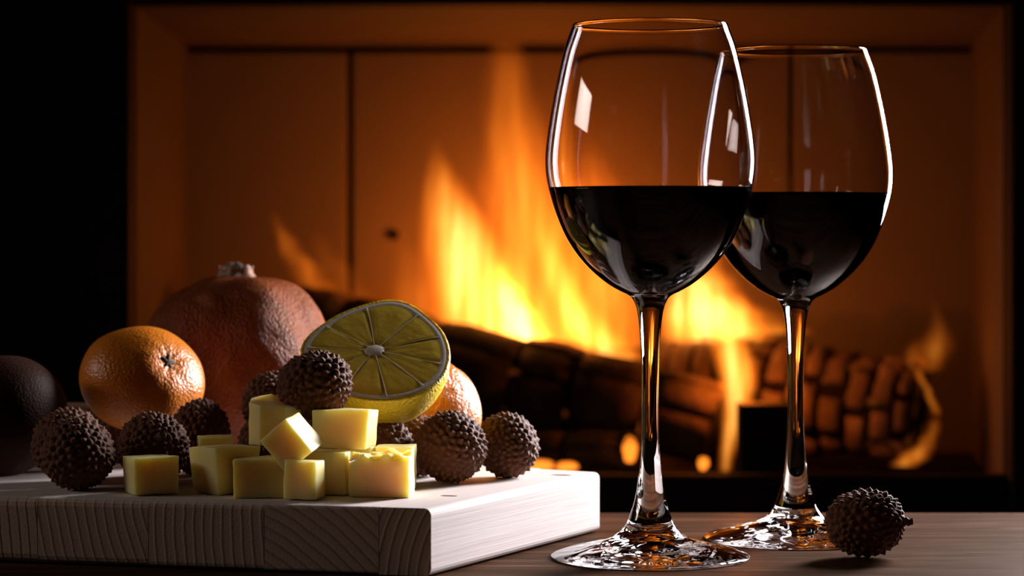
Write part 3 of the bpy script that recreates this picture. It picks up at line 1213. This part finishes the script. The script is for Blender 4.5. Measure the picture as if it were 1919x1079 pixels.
ch(283, 1.051, .0178, .0180, .0148, 23, 1, 'lone cheese cube at the left, in front of the stemmed lychee')
ch(420, 1.054, .0200, .0190, .0188, 42, 2, 'big tapering cheese chunk at the left end of the pile', taper=0.16)
ch(405, 1.083, .0150, .0120, .0206, 8, 3, 'cheese cube peeping over the chunk at the left of the pile')
ch(486, 1.040, .0198, .0180, .0152, 4, 4, 'front cheese cube in the pile, second from the left')
ch(570, 1.028, .0140, .0120, .0156, -14, 5, 'smallest front cheese cube with a bright right facet')
ch(618, 1.049, .0172, .0150, .0174, -12, 6, 'shaded cheese cube behind the smallest front one')
ch(681, 1.066, .0118, .0120, .0176, -18, 7, 'narrow cheese cube wedged in the middle of the pile')
ch(716, 1.0415, .0250, .0150, .0165, -6, 8, 'crumbly topped cheese cube at the front right of the pile', crumb=0.0028)
ch(741, 1.066, .0162, .0110, .0182, -4, 9, 'rearmost right cheese cube behind the crumbly one')
ch(515, 1.0655, .0215, .0170, .0205, 0, 10, 'tall five sided cheese chunk on top of the pile', z0=BT + .0186,
   hull=[(-10.5, -2.5, 17.6), (-5.6, -8.0, 16.6), (5.2, -8.5, 16.2), (11.2, -3.0, 15.4), (10.5, 8.0, 17.2), (-2.5, 8.5, 20.6), (-10.2, 6.5, 19.0)])
rm = Matrix.Rotation(math.radians(-20), 4, 'Z') @ Matrix.Rotation(math.radians(-37), 4, 'Y') @ Matrix.Rotation(math.radians(12), 4, 'X')
cheese(P(548, 827, 1.036), .0150, .0165, .0165, None, 11, 'tilted cheese cube lying on edge at the front of the top layer', rotm=rm)
ch(647, 1.062, .0235, .0150, .0158, -14, 12, 'wide amber cheese block at the right of the top layer', z0=BT + .0177, shear=(.001, 0))

# wooden block behind the orange
bk = P(140, 757, 1.235)
o = link('wooden_block', box_bm(-.016, .016, -.010, .010, 0, bk.z - BT - .0002, .0008, 2), M['block'], None, False)
o.location = (bk.x + .008, 1.236, BT + .0002)
tag(o, 'small plain wooden block showing behind the orange at left', 'wood block')


# ------------------------------------------------------------------ burning logs
def log(p0, p1, r0, r1, seed, nl, na, lab, core, flat=1.0, gap=0.10, a_off=0.0, rnd=0.04, mat=None):
    p0, p1 = Vector(p0), Vector(p1)
    ax = (p1 - p0)
    L = ax.length
    q = ax.to_track_quat('Z', 'Y')
    rs_ = random.Random(seed)
    NL, NS = 26, 36
    verts, faces = [], []
    for j in range(NL + 1):
        t_ = j / NL
        for k in range(NS):
            a = 2 * PI * k / NS
            n_ = fbm(Vector((math.cos(a), math.sin(a), t_ * 5 + seed)), 3, 1.3)
            r = (r0 + (r1 - r0) * t_) * 0.90 * (1 + 0.07 * n_)
            e = min(t_, 1 - t_) * L
            r *= 1 - 0.12 * max(0, 1 - e / 0.006)
            verts.append((r * math.cos(a), r * math.sin(a) * flat, t_ * L))
    for j in range(NL):
        for k in range(NS):
            k2 = (k + 1) % NS
            faces.append((j * NS + k, j * NS + k2, (j + 1) * NS + k2, (j + 1) * NS + k))
    faces.append(tuple(range(NS))[::-1])
    faces.append(tuple(NL * NS + k for k in range(NS)))
    o_ = link('firewood_log', pydata('firewood_log', verts, faces), core)
    o_.rotation_mode = 'QUATERNION'
    o_.rotation_quaternion = q
    o_.location = p0
    tag(o_, lab, 'log', 'logs burning in the fireplace')
    # char blocks
    la = [0.0]
    for i in range(nl):
        la.append(la[-1] + rs_.uniform(0.6, 1.5))
    la = [v / la[-1] for v in la]
    for i in range(nl):
        sh = a_off + rs_.uniform(-0.45, 0.45)
        aa = [0.0]
        for k in range(na):
            aa.append(aa[-1] + rs_.uniform(0.6, 1.5))
        aa = [v / aa[-1] * 2 * PI + sh for v in aa]
        for k in range(na):
            t0, t1, b0, b1 = la[i], la[i + 1], aa[k], aa[k + 1]
            gt = gap * (t1 - t0) * 0.5 * rs_.uniform(0.4, 1.6)
            gb = gap * (b1 - b0) * 0.5 * rs_.uniform(0.4, 1.6)
            t0, t1, b0, b1 = t0 + gt, t1 - gt, b0 + gb, b1 - gb
            up = rs_.uniform(0.95, 1.09)
            nu, nv_ = 5, 4
            vv, ff = [], []
            for lay in (0, 1):
                for u in range(nu):
                    for v in range(nv_):
                        fu, fv = u / (nu - 1), v / (nv_ - 1)
                        b = b0 + (b1 - b0) * fu
                        t_ = t0 + (t1 - t0) * fv
                        rim_ = (abs(2 * fu - 1) ** 4 + abs(2 * fv - 1) ** 4)
                        rr = (r0 + (r1 - r0) * t_)
                        n_ = fbm(Vector((math.cos(b) * 2, math.sin(b) * 2, t_ * 9 + seed)), 3, 1.4)
                        r = rr * (0.82 if lay == 0 else up * (1 + 0.05 * n_) - rnd * min(1.4, rim_))
                        # wobble of the block edges
                        b += 0.05 * mnoise.noise(Vector((fv * 3, k * 7.7, i * 3.3 + seed)))
                        zz = t_ * L + 0.002 * mnoise.noise(Vector((fu * 3, i * 5.1, k * 2.2 + seed)))
                        vv.append((r * math.cos(b), r * math.sin(b) * flat, zz))
            N_ = nu * nv_
            for u in range(nu - 1):
                for v in range(nv_ - 1):
                    a_ = u * nv_ + v
                    ff.append((a_, a_ + 1, a_ + nv_ + 1, a_ + nv_))
                    a_ += N_
                    ff.append((a_, a_ + nv_, a_ + nv_ + 1, a_ + 1))
            rim_i = [u * nv_ for u in range(nu)] + [(nu - 1) * nv_ + v for v in range(1, nv_)] + \
                    [u * nv_ + nv_ - 1 for u in range(nu - 2, -1, -1)] + [v for v in range(nv_ - 2, 0, -1)]
            for x_, y_ in zip(rim_i, rim_i[1:] + rim_i[:1]):
                ff.append((x_, y_, y_ + N_, x_ + N_))
            link('char_block', pydata('char_block', vv, ff), mat or M['char'], o_, True)
    return o_


log(P(560, 628, 1.80), P(1350, 800, 1.715), .036, .0285, 1.0, 6, 5, 'large charred log sloping down across the middle of the fire', M['ember_dim'], gap=0.07)
log(P(1235, 716, 1.815), P(1722, 772, 1.745), .040, .0345, 5.0, 12, 5, 'cracked glowing log at the right of the fire behind the rear glass', M['ember_core'], gap=0.20, a_off=0.35, rnd=0.03, mat=M['firelit_char'])  # blocks take the paler char, with the firelight put into its colour
log(P(640, 842, 1.70), P(1210, 852, 1.67), .0150, .0140, 9.0, 8, 6, 'thin charred log lying low at the front left of the fire', M['ember_dim'], gap=0.07)
log(P(615, 590, 1.873), P(900, 690, 1.872), .0185, .0195, 12.0, 4, 6, 'dark log stump end rising behind the cut lemon', M['ember_dim'], gap=0.07)
# dark fire brick between the logs
c = P(1437, 820, 1.655)
bh = P(0, 755, 1.655).z
o = link('fire_brick', box_bm(-.0187, .0187, -.012, .012, ZF, bh, .0012, 2), M['iron'], None, False)
o.location = (c.x, 1.655, 0)
tag(o, 'dark square edged brick standing between the two big logs', 'brick')

# loose embers
for px, py, d, rx, ry, lab in ((1180, 842, 1.648, .0045, .0085, 'single glowing ember low in front of the big log'),
                               (1010, 872, 1.645, .0105, .0036, 'flat orange ember beside the rightmost board lychee'),
                               (1062, 874, 1.648, .0075, .0030, 'dimmer flat ember right of the lychee at the board end'),
                               (1318, 868, 1.645, .0035, .0042, 'tiny ember at the foot of the big log end')):
    bm = bmesh.new()
    bmesh.ops.create_icosphere(bm, subdivisions=3, radius=1.0)
    for v in bm.verts:
        k = 1 + 0.22 * fbm(v.co * 1.8 + Vector((px, 0, 0)), 3)
        v.co = Vector((v.co.x * rx * k, v.co.y * 0.006 * k, v.co.z * ry * k))
    o = link('ember', bm, M['ember_hot'])
    o.location = P(px, py, d)
    tag(o, lab, 'ember', 'embers in the fireplace')


# ------------------------------------------------------------------ flames: glowing volumes
def flame(lab, d, pts, S, depth=0.55, heat=1.0, wisp=0.25, seed=0.0, streak=1.0, power=1.4):
    """pts: (px, py, half width px, intensity 0..1) from the base up"""
    pts = sorted(pts, key=lambda p: -p[1])
    base = P(pts[0][0], pts[0][1], d)
    loc = [P(p[0], p[1], d) - base for p in pts]
    wd = [p[2] * d / F for p in pts]
    H = loc[-1].z
    W = max(max(abs(v.x) for v in loc), 0.004)
    WM = max(wd)
    # enclosing tongue
    verts, faces = [], []
    ns = 20
    dense = catmull([(v.z, v.x, w_) for v, w_ in zip(loc, wd)], 4)
    for z, x, w_ in dense:
        w_ = max(w_, 0.0008) * (1.15 + wisp * 0.9)
        for k in range(ns):
            a = 2 * PI * k / ns
            verts.append((x + w_ * math.cos(a), w_ * depth * math.sin(a), z))
    n = len(dense)
    for j in range(n - 1):
        for k in range(ns):
            k2 = (k + 1) % ns
            faces.append((j * ns + k, j * ns + k2, (j + 1) * ns + k2, (j + 1) * ns + k))
    faces.append(tuple(range(ns))[::-1])
    faces.append(tuple((n - 1) * ns + k for k in range(ns)))
    t = NT('flame_glow')
    c_ = t.coord()
    sx = t.n('ShaderNodeSeparateXYZ')
    t.l(c_, sx.inputs[0])
    tt = t.math('DIVIDE', sx.outputs[2], H)
    rp = t.ramp(tt, [(v.z / H, ((v.x / W) * 0.5 + 0.5, w_ / WM, p[3])) for v, w_, p in zip(loc, wd, pts)], 'B_SPLINE' if len(pts) > 5 else 'EASE')
    # ramps store colours untouched: x offset, width, intensity
    sp = t.n('ShaderNodeSeparateColor')
    t.l(rp, sp.inputs[0])
    cx = t.math('MULTIPLY', t.math('SUBTRACT', sp.outputs[0], 0.5), 2 * W)
    ww = t.math('MAXIMUM', t.math('MULTIPLY', sp.outputs[1], WM), 0.0006)
    wn = t.noise(t.coord((38, 38, 13), (seed, seed * 2, -seed)), 1.0, 2, 0.5)
    xs = t.math('ADD', t.math('SUBTRACT', sx.outputs[0], cx), t.math('MULTIPLY', t.math('MULTIPLY', t.math('SUBTRACT', wn, 0.5), 3.2 * wisp), ww))
    u = t.math('DIVIDE', xs, ww)
    v = t.math('DIVIDE', sx.outputs[1], t.math('MULTIPLY', ww, depth))
    r2 = t.math('ADD', t.math('MULTIPLY', u, u), t.math('MULTIPLY', v, v))
    dens = t.math('POWER', t.math('SUBTRACT', 1.0, r2, clamp=True), power)
    sn = t.noise(t.coord((120, 60, 16), (seed * 3, 0, seed)), 1.0, 2, 0.5, 0.3)
    sn = t.math('MULTIPLY_ADD', t.math('SUBTRACT', sn, 0.5), 3.0 * streak, 1.0)
    sn = t.math('MAXIMUM', sn, 0.05)
    e = t.math('MULTIPLY', t.math('MULTIPLY', dens, sp.outputs[2]), sn)
    col = t.ramp(t.math('MULTIPLY', e, heat), [(0.0, (1.0, 0.15, 0.006)), (0.30, (1.0, 0.24, 0.014)), (0.65, (1.0, 0.36, 0.042)), (1.0, (1.0, 0.50, 0.13))])
    em = t.n('ShaderNodeEmission')
    t.l(col, em.inputs['Color'])
    t.l(t.math('MULTIPLY', e, S), em.inputs['Strength'])
    t.l(em.outputs[0], t.out.inputs['Volume'])
    o_ = link('flame', pydata('flame', verts, faces), t.m)
    o_.location = base
    tag(o_, lab, 'flame', 'flames in the fireplace')
    return o_


flame('broad bright yellow flame left of the front glass', 1.775,
      [(940, 640, 135, .8), (905, 570, 128, 1.0), (876, 500, 102, 1.0), (858, 430, 78, .9), (838, 370, 54, .7), (824, 310, 30, .4), (815, 260, 8, .0)], 115, heat=1.0, seed=1.0, streak=.7, wisp=.18)
flame('white hot tongue at the heart of the fire', 1.765,
      [(985, 640, 62, .9), (970, 595, 50, 1.0), (952, 550, 36, .9), (938, 510, 22, .5), (930, 470, 6, .0)], 480, heat=1.2, wisp=0.12, seed=2.3, streak=.5)
flame('tall faint orange flame rising to the top of the firebox', 1.83,
      [(1010, 640, 150, .9), (1005, 520, 130, .9), (990, 410, 105, .8), (975, 310, 85, .7), (965, 210, 66, .55), (952, 130, 54, .45), (945, 80, 40, .15)], 50, heat=0.5, seed=3.7, streak=.8)
flame('slanting yellow flame running down to the front glass stem', 1.76,
      [(1150, 672, 70, .8), (1100, 620, 62, 1.0), (1058, 550, 48, .9), (1030, 480, 34, .7), (1012, 420, 20, .4), (1003, 370, 6, .0)], 150, heat=1.0, seed=4.1, streak=.7, wisp=.2)
flame('orange flame seen through the front glass bowl', 1.83,
      [(1130, 650, 120, .6), (1130, 560, 120, .6), (1120, 470, 110, .55), (1100, 380, 85, .4), (1080, 300, 50, .2), (1075, 240, 8, .0)], 72, heat=0.6, seed=5.9)
flame('bright flame between the two glass bowls', 1.79,
      [(1345, 640, 120, .8), (1325, 590, 110, 1.0), (1310, 540, 80, .9), (1318, 490, 48, .5), (1330, 440, 10, .0)], 130, heat=1.0, seed=6.2, streak=.7)
flame('flat flame licking along the top of the right log', 1.80,
      [(1440, 625, 95, .7), (1400, 595, 85, .6), (1370, 560, 50, .3), (1360, 530, 10, .0)], 45, heat=0.6, seed=6.9)
flame('narrow flame dropping between the two big logs', 1.70,
      [(1358, 882, 14, .75), (1365, 830, 20, .8), (1380, 770, 30, 1.0), (1384, 720, 44, 1.0), (1372, 660, 50, .8), (1350, 600, 40, .4), (1340, 560, 10, .0)], 240, heat=0.95, wisp=.15, seed=7.7, streak=.6)
flame('faint orange wisp behind the pomegranate', 1.82,
      [(615, 560, 55, .5), (575, 510, 42, .6), (540, 460, 28, .7), (518, 415, 14, .4), (512, 385, 4, .0)], 48, heat=.35, seed=8.4, wisp=.35)
flame('dim wisp of flame left of the back panel seam', 1.84,
      [(680, 580, 60, .5), (640, 520, 45, .5), (600, 460, 26, .35), (585, 420, 5, .0)], 16, heat=.3, seed=9.8, wisp=.35)
flame('low orange flame rising behind the cut lemon', 1.83,
      [(790, 610, 60, .8), (775, 560, 45, .8), (765, 500, 30, .5), (752, 440, 16, .25), (748, 400, 4, .0)], 28, heat=.4, seed=10.6, wisp=.3)
flame('small ragged flame at the right end of the fire', 1.74,
      [(1725, 695, 40, .5), (1738, 665, 56, 1.0), (1752, 640, 50, .9), (1758, 610, 24, .6), (1752, 580, 12, .4), (1750, 555, 3, .0)], 26, heat=.5, seed=11.3, wisp=.5)
flame('thin flame running along the right log end', 1.725,
      [(1756, 775, 10, .8), (1740, 735, 9, 1.0), (1722, 700, 9, .8), (1705, 675, 5, .0)], 80, heat=.4, wisp=.1, seed=12.3, depth=1.0)
flame('orange crescent flame curling under the right log', 1.725,
      [(1695, 873, 34, .9), (1715, 855, 36, 1.0), (1738, 830, 22, .8), (1752, 800, 14, .7), (1757, 772, 6, .1)], 50, heat=.5, wisp=.15, seed=13.3, depth=.8)
